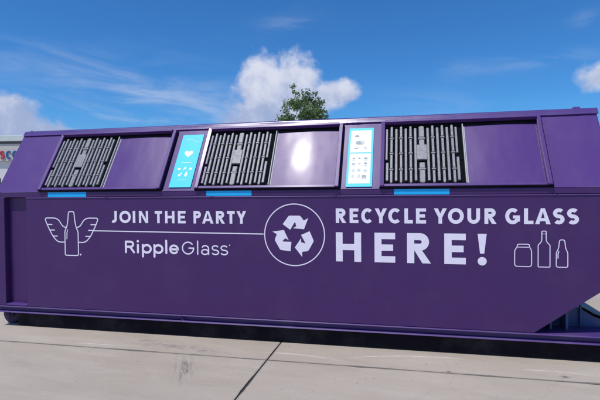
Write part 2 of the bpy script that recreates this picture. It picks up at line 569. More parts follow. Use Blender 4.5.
# channel rails along the bottom, front and back
for side in (0, 1):
    mb = MB()
    fy = (lambda y: y) if side == 0 else (lambda y: WID - y)
    for (xa, xb) in ((X0 - 0.01, -2.301), (-2.299, X1)):
        pr = [(-0.003, 0.2445), (0.30, 0.2445), (0.30, 0.170), (-0.012, 0.170), (-0.012, 0.173), (0.000, 0.183), (0.040, 0.186), (0.040, 0.230), (-0.012, 0.233), (-0.012, 0.2375)]
        mb.prism([(xa, fy(y), z) for y, z in pr], (xb - xa, 0, 0))
    rail = mb.build('bottom_rail', M_UNDER, C, 0.0012)
    if side == 0:
        mb = MB()
        mb.tube((-2.315, 0.012, 0.188), (-2.285, 0.022, 0.232), 0.006, 0.009, 8)
        mb.tube((-2.300, 0.006, 0.186), (-2.268, 0.010, 0.186), 0.007, 0.005, 8)
        mb.build('weld_bead', M_DOOR, rail, smooth=True)
# cross members, skids, rollers
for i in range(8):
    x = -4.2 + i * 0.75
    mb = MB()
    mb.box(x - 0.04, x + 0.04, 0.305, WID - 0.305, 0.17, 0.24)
    mb.build('cross_member', M_UNDERSHADE, C, 0.004)
for y in (0.052, WID - 0.192):  # sills added to make the gap under the container read as deep shade
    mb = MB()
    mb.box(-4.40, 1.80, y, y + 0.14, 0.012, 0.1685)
    mb.build('shade_sill', M_UNDERSHADE, C, 0.006)
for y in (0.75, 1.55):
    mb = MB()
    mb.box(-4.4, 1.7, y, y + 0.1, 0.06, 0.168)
    mb.build('skid', M_UNDERSHADE, C, 0.006)
for y in (0.13, WID - 0.13 - 0.2):
    mb = MB()
    r = 0.112
    mb.tube((-4.57, y, r), (-4.57, y + 0.2, r), r, seg=40)
    wh = mb.build('roller', M_ROLL, C, 0.012, 3)
    mb = MB()
    for yy in (y - 0.026, y + 0.21):
        mb.prism([(-4.65, yy, 0.169), (-4.49, yy, 0.169), (-4.53, yy, 0.085), (-4.61, yy, 0.085)], (0, 0.016, 0))
    mb.tube((-4.57, y - 0.04, r), (-4.57, y + 0.24, r), 0.022, seg=16)
    mb.build('bracket', M_ROLL, wh, 0.003)

# nose framing under the raked end
mb = MB()
mb.prism([(1.16, 0.34, 0.246), (1.95, 0.34, 0.246), (1.95, 0.34, 0.262), (1.60, 0.34, 0.415), (1.38, 0.34, 0.427)], (0, 0.012, 0))
nose = mb.build('nose_plate', M_NOSE, C, 0.002)
mb = MB()
mb.tube((1.615, 0.330, 0.420), (1.73, 0.330, 0.352), 0.009, 0.013, 10)
mb.tube((1.73, 0.330, 0.352), (1.93, 0.330, 0.276), 0.013, 0.012, 10)
mb.build('hose', M_BLACK, nose, smooth=True)
for x, d in ((1.30, 0.02), (1.435, 0.022), (1.60, 0.012)):
    mb = MB()
    zt = 0.246 + (x - 1.127) * 0.722 - 0.004
    mb.box(x, x + d, 0.16 if d > 0.015 else 0.30, 0.338, 0.247, zt - 0.006)
    mb.build('nose_rib', M_NOSE, C, 0.002)
mb = MB()
mb.box(1.12, X1 + 0.2, 0.302, 0.42, 0.17, 0.244)
mb.build('nose_sill', M_UNDER, C, 0.003)


# ------------------------------------------------------------------ deposit openings
def opening(x0):
    W_, T0, T1 = 1.505, 0.010, 0.790
    lo = (x0, 0, FOLD)
    H = 0.046
    # frame: four bars, the side bars' faces canted inwards a little
    mb = MB()
    bw = 0.038
    def bar_side(xa, xb, na, nb):
        p = [(xa, T0, 0.0), (xb, T0, 0.0), (xb, T0, nb), (xa, T0, na)]
        q = [(xa, T1, 0.0), (xb, T1, 0.0), (xb, T1, nb), (xa, T1, na)]
        v = [mb.bm.verts.new(sl(*a)) for a in p + q]
        for f in ((0, 1, 2, 3), (7, 6, 5, 4), (0, 4, 5, 1), (1, 5, 6, 2), (2, 6, 7, 3), (3, 7, 4, 0)):
            mb.bm.faces.new([v[i] for i in f])
    bar_side(x0, x0 + bw, H, H - 0.0046)
    bar_side(x0 + W_ - bw, x0 + W_, H, H - 0.0002)
    mb.box(x0 + bw + 0.001, x0 + W_ - bw - 0.001, T1 - 0.030, T1, 0.0, 0.068, sl)
    mb.box(x0 + bw + 0.001, x0 + W_ - bw - 0.001, T0 + 0.001, T0 + 0.030, 0.0, 0.030, sl)
    fr = mb.build('deposit_opening', M_HOOD, C, 0.0035, 2, loc=tuple(Vector(lo) - Vector(C.location)))
    xi0, xi1 = x0 + bw, x0 + W_ - bw
    t0, t1 = T0 + 0.032, T1 - 0.050
    # black strips paint the frame's shade below, at right and in the top groove
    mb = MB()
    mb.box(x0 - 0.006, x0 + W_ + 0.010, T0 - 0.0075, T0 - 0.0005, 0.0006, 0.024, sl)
    mb.build('shade_strip', M_BLACK, fr)
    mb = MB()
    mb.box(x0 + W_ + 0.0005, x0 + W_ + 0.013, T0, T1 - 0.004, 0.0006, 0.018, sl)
    mb.build('shade_strip', M_BLACK, fr)
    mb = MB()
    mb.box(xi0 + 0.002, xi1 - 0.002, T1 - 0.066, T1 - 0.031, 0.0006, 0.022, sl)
    mb.build('shade_strip', M_BLACK, fr)
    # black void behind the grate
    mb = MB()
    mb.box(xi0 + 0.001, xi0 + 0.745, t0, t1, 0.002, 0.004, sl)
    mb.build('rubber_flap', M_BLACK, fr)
    # sliding panel with folded edges
    mb = MB()
    xa, xb = xi0 + 0.772, xi1 - 0.002
    nx, ny = 44, 44
    gv = []
    for j in range(ny + 1):
        r_ = []
        for i in range(nx + 1):
            u, v = i / nx, j / ny
            # thin sheet: bowed across its width, oil-canned, with a shallow knock low down
            bul = 0.0085 * math.sin(math.pi * u) * (0.75 + 0.25 * math.sin(math.pi * v))
            bul += 0.0013 * noise.noise(Vector((u * 2.6 + 3.3, v * 1.7 + 1.2, 0.4))) * math.sin(math.pi * u) ** 0.5
            bul += 0.0004 * noise.noise(Vector((u * 7.5 + 1.0, v * 4.0, 7.7)))
            bul -= 0.0005 * math.exp(-((u - 0.42) / 0.10) ** 2 - ((v - 0.40) / 0.13) ** 2)
            r_.append(mb.bm.verts.new(sl(xa + (xb - xa) * u, t0 + (t1 - t0) * v, 0.006 + bul)))
        gv.append(r_)
    for j in range(ny):
        for i in range(nx):
            mb.bm.faces.new([gv[j][i], gv[j][i + 1], gv[j + 1][i + 1], gv[j + 1][i]])
    mb.build('sliding_panel', M_DOOR, fr, smooth=True)
    # two upright tracks beside the grate
    mb = MB()
    xt = xi0 + 0.746
    mb.box(xt, xt + 0.010, t0 + 0.002, t1 - 0.002, 0.004, 0.030, sl)
    mb.box(xt + 0.010, xt + 0.026, t0 + 0.002, t1 - 0.002, 0.003, 0.008, sl)
    mb.build('track', M_ALU, fr, 0.0015)
    # grate: smooth long bars between clipped, pointed bars, and a plate in the middle
    mb = MB()
    gx0 = xi0 + 0.012
    P = 0.0462
    seq = [('E', 0.35), ('S', 1.2), ('L', 2.2), ('S', 3.2), ('L', 4.2), ('S', 5.2), ('L', 6.2), ('C', 7.5), ('L', 8.8), ('S', 9.8), ('L', 10.8), ('S', 11.8), ('L', 12.8), ('S', 13.8), ('E2', 14.65)]
    Lh = t1 - t0
    T = lambda v: t0 + 0.012 + (Lh - 0.024) * v
    LB = 0.0122
    def bar(xc, hw, va, vb, n0, n1, tip=0.0, tipb=0.0):
        # rounded top bar: hexagonal section, ends can taper to a point
        ta, tb = T(va), T(vb)
        sec = [(-hw, n0), (hw, n0), (hw, n1 - 0.0035), (hw * 0.78, n1), (-hw * 0.78, n1), (-hw, n1 - 0.0035)]
        rings = [(ta, 1.0)] if not tipb else [(ta - tipb, 0.45), (ta, 1.0)]
        rings += [(tb, 1.0)] if not tip else [(tb, 1.0), (tb + tip, 0.45)]
        prev = None
        for k, (tt, s) in enumerate(rings):
            ring = [mb.bm.verts.new(sl(xc + a * s, tt, n0 + (b - n0) * (0.75 + 0.25 * s))) for a, b in sec]
            if prev:
                for q in range(6):
                    mb.bm.faces.new([prev[q], prev[(q + 1) % 6], ring[(q + 1) % 6], ring[q]])
            else:
                mb.bm.faces.new(list(reversed(ring)))
            prev = ring
        mb.bm.faces.new(prev)
    for kind, c in seq:
        xc = gx0 + c * P
        if kind == 'L':
            bar(xc, LB, 0.035, 0.965, 0.004, 0.024)
        elif kind == 'S':
            vs = [0.0, 0.225, 0.505, 0.785, 1.0]
            for k in range(4):
                bar(xc, 0.0122, vs[k] + (0.018 if k else 0.01), vs[k + 1] - (0.026 if k < 3 else 0.012), 0.004, 0.029,
                    0.012 if k == 3 else 0, 0.012 if k == 0 else 0)
            for k in (1, 2, 3):
                bar(xc, 0.0190, vs[k] - 0.014, vs[k] + 0.008, 0.010, 0.032)
        elif kind == 'C':
            hw = 0.026
            bar(xc, hw, 0.01, 0.205, 0.004, 0.028, 0, 0.01)
            bar(xc, hw, 0.245, 0.335, 0.004, 0.026)
            bar(xc, hw, 0.650, 0.745, 0.004, 0.026)
            bar(xc, hw, 0.795, 0.985, 0.004, 0.028, 0.01, 0)
            for v in (0.225, 0.770):
                bar(xc, hw + 0.008, v - 0.016, v + 0.010, 0.010, 0.032)
            mb.box(xc - 0.0465, xc + 0.0465, T(0.39), T(0.65), 0.006, 0.0295, sl)
        elif kind == 'E':
            bar(xc, 0.0125, 0.035, 0.34, 0.004, 0.027)
            bar(xc - 0.008, 0.0105, 0.40, 0.965, 0.004, 0.023)
        else:
            bar(xc, 0.0125, 0.035, 0.42, 0.004, 0.027)
            bar(xc - 0.002, 0.0105, 0.50, 0.965, 0.004, 0.023)
    gr = mb.build('grate', M_GRATE, fr, 0.0012, 1)
    mb = MB()
    xc = gx0 + 7.5 * P
    mb.box(xc - 0.022, xc + 0.022, T(0.535), T(0.548), 0.0295, 0.0306, sl)
    mb.build('embossed_mark', M_GRATE, gr)
    # square notches in both sides of the grate
    return fr


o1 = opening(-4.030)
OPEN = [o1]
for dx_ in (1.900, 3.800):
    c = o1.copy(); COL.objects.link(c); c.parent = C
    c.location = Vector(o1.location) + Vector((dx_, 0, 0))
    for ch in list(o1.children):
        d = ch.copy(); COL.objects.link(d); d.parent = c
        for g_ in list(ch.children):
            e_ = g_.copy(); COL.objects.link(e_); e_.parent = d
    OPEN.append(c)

# blue strips on the ledge under each grate
for xa, xb in ((-3.915, -3.425), (-2.005, -1.515), (-0.098, 0.405)):
    mb = MB()
    mb.box(xa, xb, -0.0016, 0.0006, 1.498, 1.550)
    mb.build('marker_strip', M_BLUE, C)


# ------------------------------------------------------------------ flat lettering made of strokes
class Ink:
    """flat shapes on a face; each shape a hair further out than the last"""
    def __init__(self, place):
        self.mb = MB()
        self.k = 0
        self.place = place

    def poly(self, pts):
        self.k += 1
        e = 0.0012 + (self.k % 9) * 0.00012
        self.mb.poly([self.place(x, y, e) for x, y in pts])

    def ribbon(self, pts, wd, closed=False, round_=False):
        n = len(pts)
        P = [Vector((a, b)) for a, b in pts]
        L, Rr = [], []
        for i in range(n):
            if closed:
                a, b = P[(i - 1) % n], P[(i + 1) % n]
            else:
                a, b = P[max(i - 1, 0)], P[min(i + 1, n - 1)]
            d0 = (P[i] - a).normalized() if (P[i] - a).length > 1e-9 else (b - P[i]).normalized()
            d1 = (b - P[i]).normalized() if (b - P[i]).length > 1e-9 else d0
            tn = (d0 + d1).normalized()
            nn = Vector((-tn.y, tn.x))
            m = 1.0 / max(0.45, nn.dot(Vector((-d1.y, d1.x))))
            L.append(P[i] + nn * wd / 2 * m)
            Rr.append(P[i] - nn * wd / 2 * m)
        self.k += 1
        e = 0.0012 + (self.k % 9) * 0.00012
        vl = [self.mb.bm.verts.new(self.place(p.x, p.y, e)) for p in L]
        vr = [self.mb.bm.verts.new(self.place(p.x, p.y, e)) for p in Rr]
        for i in range(n if closed else n - 1):
            j = (i + 1) % n
            self.mb.bm.faces.new([vl[i], vr[i], vr[j], vl[j]])
        if round_ and not closed:
            for q in (P[0], P[-1]):
                self.disc(q.x, q.y, wd / 2, 14)

    def disc(self, x, y, r, seg=24):
        self.poly([(x + r * math.cos(2 * math.pi * i / seg), y + r * math.sin(2 * math.pi * i / seg)) for i in range(seg)])

    def build(self, name, mat, parent):
        return self.mb.build(name, mat, parent)


def arc(cx, cy, rx, ry, a0, a1, n=18):
    return [(cx + rx * math.cos(R(a0 + (a1 - a0) * i / n)), cy + ry * math.sin(R(a0 + (a1 - a0) * i / n))) for i in range(n + 1)]


def rnd(pts, r, n=4, closed=True):
    """round the corners of an outline"""
    out = []
    N = len(pts)
    for i in range(N):
        p = Vector(pts[i])
        if not closed and i in (0, N - 1):
            out.append(tuple(p)); continue
        a, b = Vector(pts[i - 1]), Vector(pts[(i + 1) % N])
        ra = min(r, (a - p).length * 0.45); rb = min(r, (b - p).length * 0.45)
        s, e = p + (a - p).normalized() * ra, p + (b - p).normalized() * rb
        for k in range(n + 1):
            u = k / n
            q = s * (1 - u) ** 2 + p * 2 * u * (1 - u) + e * u * u
            out.append(tuple(q))
    return out


def glyph(ink, ch, x0, x1, y0, H, wd):
    """a bold geometric capital fitted between x0 and x1"""
    W = x1 - x0
    h = wd / 2
    X = lambda u: x0 + u
    Y = lambda v: y0 + v
    rect = lambda a, b, c, d: ink.poly([(X(a), Y(c)), (X(b), Y(c)), (X(b), Y(d)), (X(a), Y(d))])
    leg = lambda xa, ya, xb, yb, hw: ink.poly([(X(xa - hw), Y(ya)), (X(xa + hw), Y(ya)), (X(xb + hw), Y(yb)), (X(xb - hw), Y(yb))])
    rib = lambda pts: ink.ribbon([(X(a), Y(b)) for a, b in pts], wd)
    if ch in 'EHILT':
        pass
    if ch == 'I':
        rect(0, W, 0, H)
    elif ch == 'T':
        rect(0, W, H - wd, H); rect(W / 2 - h, W / 2 + h, 0, H - wd * 0.999)
    elif ch == 'L':
        rect(0, wd, 0, H); rect(wd, W, 0, wd * 0.95)
    elif ch == 'E':
        rect(0, wd, 0, H)
        rect(wd, W, 0, wd * 0.92); rect(wd, W, H - wd * 0.92, H); rect(wd, W * 0.9, H / 2 - wd * 0.46, H / 2 + wd * 0.46)
    elif ch == 'H':
        rect(0, wd, 0, H); rect(W - wd, W, 0, H); rect(wd, W - wd, H / 2 - wd * 0.46, H / 2 + wd * 0.46)
    elif ch == 'N':
        rect(0, wd * 0.92, 0, H); rect(W - wd * 0.92, W, 0, H)
        ink.poly([(X(0.0), Y(H)), (X(wd * 1.05), Y(H)), (X(W), Y(0)), (X(W - wd * 1.05), Y(0))])
    elif ch == 'A':
        ink.poly([(X(0), Y(0)), (X(wd * 1.1), Y(0)), (X(W / 2 + wd * 0.22), Y(H)), (X(W / 2 - wd * 0.5), Y(H))])
        ink.poly([(X(W - wd * 1.1), Y(0)), (X(W), Y(0)), (X(W / 2 + wd * 0.5), Y(H)), (X(W / 2 - wd * 0.22), Y(H))])
        rect(W * 0.24, W * 0.76, H * 0.19, H * 0.19 + wd * 0.85)
    elif ch == 'Y':
        rect(W / 2 - h, W / 2 + h, 0, H * 0.45)
        ink.poly([(X(W / 2 - h), Y(H * 0.40)), (X(W / 2 + h), Y(H * 0.40)), (X(wd * 1.12), Y(H)), (X(0), Y(H))])
        ink.poly([(X(W / 2 - h), Y(H * 0.40)), (X(W / 2 + h), Y(H * 0.40)), (X(W), Y(H)), (X(W - wd * 1.12), Y(H))])
    elif ch == 'O':
        ink.ribbon(arc(X(W / 2), Y(H / 2), W / 2 - h, H / 2 - h + 0.012 * H, 0, 360, 40)[:-1], wd, True)
    elif ch == 'C':
        rib(arc(W * 0.53, H / 2, W * 0.53 - h, H / 2 - h + 0.012 * H, 46, 314, 28))
    elif ch == 'G':
        rib(arc(W * 0.5, H / 2, W * 0.5 - h, H / 2 - h + 0.012 * H, 48, 335, 28))
        rect(W - wd, W, H * 0.16, H * 0.55); rect(W * 0.52, W - wd, H * 0.55 - wd * 0.85, H * 0.55)
    elif ch == 'U':
        r = W / 2 - h
        rib([(h, H)] + arc(W / 2, h + r * 1.02, r, r * 1.02, 180, 360, 20) + [(W - h, H)])
    elif ch == 'J':
        r = W * 0.42
        rib([(W - h, H)] + arc(W - h - r, h + r, r, r, 0, -118, 14))
    elif ch in 'PR':
        rect(0, wd, 0, H)
        rb = (H * 0.58 - wd) / 2
        cx = W * (0.96 if ch == 'P' else 0.92) - h - rb
        rib([(wd * 0.9, H - h)] + arc(cx, H - h - rb, rb, rb, 90, -90, 16) + [(wd * 0.9, H - h - 2 * rb)])
        if ch == 'R':
            ink.poly([(X(W - wd * 1.18), Y(0)), (X(W), Y(0)), (X(W * 0.60), Y(H * 0.46)), (X(W * 0.60 - wd * 1.05), Y(H * 0.46))])
    elif ch == 'S':
        r = (H - wd) / 4
        rx = W / 2 - h
        rib(arc(W / 2, H - h - r, rx, r, 38, 270, 18)[:-1] + arc(W / 2, h + r, rx, r, 90, -142, 18))
    elif ch == '!':
        ink.poly([(X(W * 0.27), Y(H * 0.36)), (X(W * 0.73), Y(H * 0.36)), (X(W), Y(H)), (X(0), Y(H))])
        ink.disc(X(W / 2), Y(H * 0.115), W * 0.50)


wall = lambda x, z, e: (x, -e, z)


def line(spans, counts, y0, H, wd):
    """one mesh per word"""
    k = 0
    for n_ in counts:
        ink = Ink(wall)
        for ch, a, b in spans[k:k + n_]:
            glyph(ink, ch, a, b, y0, H, wd)
        o = ink.build('lettering', M_VINYL, C)
        o['label'] = 'pale lettering of the word ' + ''.join(c_ for c_, _, _ in spans[k:k + n_])
        k += n_


JTP = [('J', -3.120, -3.050), ('O', -3.019, -2.881), ('I', -2.857, -2.827), ('N', -2.784, -2.675), ('T', -2.597, -2.512), ('H', -2.477, -2.368), ('E', -2.329, -2.241), ('P', -2.152, -2.065), ('A', -2.056, -1.930), ('R', -1.902, -1.804), ('T', -1.781, -1.697), ('Y', -1.678, -1.574)]
line(JTP, (4, 3, 5), 1.212, 0.130, 0.029)
RYG = [('R', -0.656, -0.553), ('E', -0.521, -0.436), ('C', -0.409, -0.297), ('Y', -0.280, -0.165), ('C', -0.153, -0.034), ('L', -0.003, 0.074), ('E', 0.103, 0.194), ('Y', 0.264, 0.381), ('O', 0.391, 0.530), ('U', 0.561, 0.671), ('R', 0.709, 0.813), ('G', 0.886, 1.010), ('L', 1.043, 1.121), ('A', 1.134, 1.262), ('S', 1.281, 1.374), ('S', 1.394, 1.489)]
line(RYG, (7, 4, 5), 1.226, 0.142, 0.033)
HER = [('H', -0.657, -0.412), ('E', -0.284, -0.090), ('R', 0.020, 0.238), ('E', 0.357, 0.547), ('!', 0.650, 0.728)]
line(HER, (5,), 0.851, 0.284, 0.066)

# mixed case name under the line
ink = Ink(wall)
cap, xh, wb, wl_ = 0.137, 0.104, 0.0235, 0.0135
y0 = 0.884


def rr(pts, wd):
    ink.ribbon(pts, wd, False, True)


h = wb / 2
x = -2.958
rr([(x + h, y0 + h), (x + h, y0 + cap - h)], wb)
rbr = (cap * 0.57 - wb) / 2
rr([(x + h, y0 + cap - h), (x + 0.066, y0 + cap - h)] + arc(x + 0.068, y0 + cap - h - rbr, rbr * 1.15, rbr, 90, -90, 14) + [(x + h, y0 + cap - h - 2 * rbr)], wb)
rr([(x + 0.062, y0 + cap - h - 2 * rbr), (x + 0.109, y0 + h)], wb)
x = -2.802
rr([(x, y0 + h), (x, y0 + xh - h)], wb)
ink.disc(x, y0 + 0.132, wb * 0.60)
for x in (-2.743, -2.607):
    rr([(x, y0 - 0.030), (x, y0 + xh - h)], wb)
    ink.ribbon(arc(x + 0.047, y0 + xh / 2, 0.047, xh / 2 - h, 0, 360, 30)[:-1], wb, True)
x = -2.468
rr([(x, y0 + h), (x, y0 + cap + 0.004)], wb)
x = -2.379
rr([(x - 0.042, y0 + xh * 0.50), (x + 0.044, y0 + xh * 0.50)] + arc(x, y0 + xh / 2, 0.044, xh / 2 - h, 12, 318, 26), wb * 0.94)
h = wl_ / 2
x = -2.219
rr(arc(x, y0 + cap / 2, 0.063, cap / 2 - h, 42, 360, 30) + [(x + 0.010, y0 + cap / 2)], wl_)
x = -2.110
rr([(x, y0 + h), (x, y0 + cap + 0.006)], wl_)
x = -2.028
ink.ribbon(arc(x, y0 + 0.031, 0.037, 0.0255, 0, 360, 26)[:-1], wl_, True)
rr([(x + 0.040, y0 + h), (x + 0.040, y0 + xh * 0.62)] + arc(x + 0.003, y0 + xh * 0.62, 0.037, xh * 0.38 - h, 0, 150, 14), wl_)
for x in (-1.914, -1.816):
    r = (xh - wl_) / 4
    rr(arc(x, y0 + xh - h - r, 0.033, r, 35, 270, 14)[:-1] + arc(x, y0 + h + r, 0.036, r, 90, -150, 14), wl_)
ink.disc(-1.756, y0 + xh + 0.002, 0.007, 12)
a = ink.build('lettering', M_VINYL, C)
a['label'] = 'mixed case name in rounded pale letters under the divider line'

# divider line
ink = Ink(wall)
ink.poly([(-3.338, 1.118), (-1.392, 1.104), (-1.392, 1.115), (-3.338, 1.129)])
ink.build('divider_line', M_VINYL, C)
# recycling emblem
ink = Ink(wall)
ink.ribbon(arc(-1.074, 1.105, 0.306, 0.307, 0, 360, 72)[:-1], 0.0105, True)
ring = ink.build('recycling_emblem', M_VINYL, C)
ARW = [(-1.191, 1.211), (-1.132, 1.290), (-1.121, 1.296), (-1.020, 1.296), (-1.006, 1.288), (-0.975, 1.247), (-0.930, 1.273), (-0.974, 1.162), (-1.086, 1.171), (-1.052, 1.191), (-1.056, 1.206), (-1.063, 1.234), (-1.074, 1.222), (-1.114, 1.155)]
cx, cz = -1.074, 1.098
for k in range(3):
    ink = Ink(wall)
    ca, sa = math.cos(R(-120 * k)), math.sin(R(-120 * k))
    ink.poly([(cx + (px - cx) * ca - (pz - cz) * sa, cz + (px - cx) * sa + (pz - cz) * ca) for px, pz in ARW])
    ink.build('arrow', M_VINYL, ring)
# bottle with wings
LW = 0.0115
ink = Ink(wall)
bt = [(-3.653, 1.334), (-3.585, 1.334), (-3.572, 1.215), (-3.556, 1.150), (-3.535, 1.112), (-3.535, 0.846), (-3.704, 0.846), (-3.704, 1.118), (-3.680, 1.160), (-3.666, 1.215)]
ink.ribbon(rnd(bt, 0.020), LW, True)
ink.ribbon([(-3.668, 1.130), (-3.677, 1.100), (-3.679, 1.030)], LW * 0.9, False, True)
ink.disc(-3.508, 0.857, 0.010, 12)
for sx, px in ((1, -3.704), (-1, -3.536)):
    # wing outline measured from the bottle's side outwards
    q = [(0.012, 1.156), (-0.030, 1.172), (-0.072, 1.238), (-0.118, 1.262), (-0.258, 1.262), (-0.232, 1.198), (-0.200, 1.135), (-0.157, 1.060), (-0.104, 1.004), (-0.060, 0.991), (-0.003, 0.994)]
    ink.ribbon([(px + sx * u, v) for u, v in rnd(q, 0.03, 4, False)], LW, False, True)
    for u0, u1, v in ((-0.222, -0.165, 1.190), (-0.190, -0.133, 1.127), (-0.150, -0.098, 1.060)):
        ink.ribbon([(px + sx * u0, v), (px + sx * u1, v)], LW, False, True)
ink.build('winged_bottle_emblem', M_VINYL, C)
# three outline vessels on the right
LW = 0.0075
ink = Ink(wall)
jar = [(0.987, 1.046), (1.089, 1.046), (1.089, 1.020), (1.106, 0.992), (1.106, 0.845), (0.965, 0.845), (0.965, 0.992), (0.987, 1.020)]
ink.ribbon(rnd(jar, 0.024), LW, True)
ink.ribbon([(0.990, 1.019), (1.086, 1.019)], LW * 0.9)
ink.build('jar_icon', M_VINYL, C)
ink = Ink(wall)
wine = [(1.190, 1.165), (1.226, 1.165), (1.226, 1.085), (1.233, 1.065), (1.257, 1.040), (1.257, 0.844), (1.160, 0.844), (1.160, 1.040), (1.183, 1.065), (1.190, 1.085)]
ink.ribbon(rnd(wine, 0.008), LW, True)
ink.ribbon([(1.190, 1.140), (1.226, 1.140)], LW * 0.6)
ink.build('wine_bottle_icon', M_VINYL, C)
ink = Ink(wall)
beer = [(1.335, 1.089), (1.375, 1.089), (1.384, 1.012), (1.401, 0.976), (1.401, 0.846), (1.308, 0.846), (1.308, 0.976), (1.326, 1.012)]
ink.ribbon(rnd(beer, 0.016), LW, True)
ink.ribbon([(1.328, 0.985), (1.322, 0.965), (1.322, 0.925)], LW * 1.1, False, True)
ink.build('beer_bottle_icon', M_VINYL, C)

# ------------------------------------------------------------------ information signs on the hood


def sign_board(x0, x1, ta, tb, mat):
    mb = MB()
    mb.box(x0, x1, ta, tb, 0.0005, 0.004, sl)
    return mb.build('info_sign', mat, C, 0.001, 1)


def on(x0, x1, ta, tb, base=0.0036):
    return lambda u, v, e: sl(x0 + (x1 - x0) * u, ta + (tb - ta) * v, base + e)


sg = sign_board(-2.443, -2.192, 0.040, 0.742, M_CYAN)
sg['label'] = 'cyan sign with a white heart'
ink = Ink(on(-2.443, -2.192, 0.040, 0.742))
asp = 0.251 / 0.702
hp_ = []
for i in range(40):
    t_ = 2 * math.pi * i / 40
    hx = 16 * math.sin(t_) ** 3
    hy = 13 * math.cos(t_) - 5 * math.cos(2 * t_) - 2 * math.cos(3 * t_) - math.cos(4 * t_)
    hp_.append((0.50 + hx / 17 * 0.215, 0.625 + hy / 17 * 0.215 * asp))
ink.poly(hp_)
ink.build('heart_icon', M_WHITE, sg)
ink = Ink(on(-2.443, -2.192, 0.040, 0.742))
for u, v in ((0.25, 0.335), (0.52, 0.335), (0.78, 0.335), (0.36, 0.235), (0.64, 0.235)):
    s = 0.070
    if u in (0.25, 0.78):
        ink.poly([(u - s, v - s * asp * 0.7), (u + s, v - s * asp * 0.7), (u + s, v + s * asp * 0.7), (u - s, v + s * asp * 0.7)])
    elif u == 0.52:
        ink.ribbon([(u - s, v - s * asp), (u, v + s * asp), (u + s * 0.8, v + s * 0.4 * asp)], 0.035)
    elif u == 0.36:
        ink.ribbon([(u - s, v), (u - s * 0.2, v - s * asp), (u + s, v + s * asp)], 0.040)
    else:
        ink.disc(u, v, 0.05, 16)
        ink.poly([(u - s, v - s * asp), (u + s, v - s * asp), (u + s, v), (u - s, v)])
ink.build('small_icons', M_WHITE, sg)
ink = Ink(on(-2.443, -2.192, 0.040, 0.742))
for v, ua, ub, th in ((0.445, 0.28, 0.76, 0.010), (0.895, 0.20, 0.58, 0.006), (0.86, 0.55, 0.82, 0.006), (0.13, 0.30, 0.72, 0.006)):
    u = ua
    rt = random.Random(int(v * 1000))
    while u < ub:
        d = rt.uniform(0.03, 0.07)
        ink.poly([(u, v), (min(u + d, ub), v), (min(u + d, ub), v + th), (u, v + th)])
        u += d + 0.014
ink.build('fine_print', M_WHITE, sg)

sg2 = sign_board(-0.560, -0.306, 0.025, 0.748, M_CYAN)
sg2['label'] = 'white sign with a cyan border and two panels of small pictures'
for va, vb in ((0.565, 0.955), (0.050, 0.545)):
    pl = on(-0.560, -0.306, 0.025, 0.748)
    ink = Ink(pl)
    ink.poly([(0.085, va), (0.915, va), (0.915, vb), (0.085, vb)])
    pn = ink.build('white_panel', M_WHITE, sg2)
    dk = Ink(on(-0.560, -0.306, 0.025, 0.748, 0.0052))
    pk = Ink(on(-0.560, -0.306, 0.025, 0.748, 0.0052))
    as2 = 0.254 / 0.723
    if va > 0.5:
        dk.poly([(0.25, 0.852), (0.42, 0.852), (0.39, 0.868), (0.335, 0.876), (0.28, 0.868)])
        dk.poly([(0.25, 0.838), (0.42, 0.838), (0.42, 0.850), (0.25, 0.850)])
        dk.poly([(0.40 + 0.11 * math.cos(a_), 0.735 + 0.11 * as2 * 0.8 * math.sin(a_)) for a_ in [k_ * 0.449 for k_ in range(14)]])
        pk.poly([(0.55 + 0.09 * math.cos(a_), 0.745 + 0.09 * as2 * math.sin(a_)) for a_ in [k_ * 0.449 for k_ in range(14)]])
        dk.poly([(0.42, 0.705), (0.60, 0.705), (0.60, 0.720), (0.42, 0.720)])
        dk.poly([(0.24, 0.628), (0.43, 0.640), (0.43, 0.650), (0.24, 0.638)])
        pk.poly([(0.62, 0.62), (0.74, 0.63), (0.72, 0.665), (0.64, 0.66)])
    else:
        for u, v, s in ((0.25, 0.462, 0.055), (0.47, 0.466, 0.045), (0.72, 0.462, 0.075), (0.25, 0.372, 0.060), (0.47, 0.376, 0.035), (0.72, 0.380, 0.060), (0.68, 0.165, 0.095)):
            dk.poly([(u - s, v - s * as2 * 0.6), (u + s, v - s * as2 * 0.6), (u + s * 0.8, v + s * as2 * 0.5), (u - s * 0.7, v + s * as2 * 0.6)])
            if s > 0.05:
                pk.poly([(u - s, v - 0.038), (u + s, v - 0.038), (u + s, v - 0.031), (u - s, v - 0.031)])
        for u, v in ((0.25, 0.27), (0.47, 0.27), (0.72, 0.26), (0.25, 0.17), (0.47, 0.17)):
            pk.poly([(u - 0.06, v - 0.02), (u + 0.06, v - 0.02), (u + 0.05, v + 0.02), (u - 0.05, v + 0.02)])
    dk.build('small_pictures', M_INK, pn)
    pk.build('pale_pictures', M_PALEINK, pn)


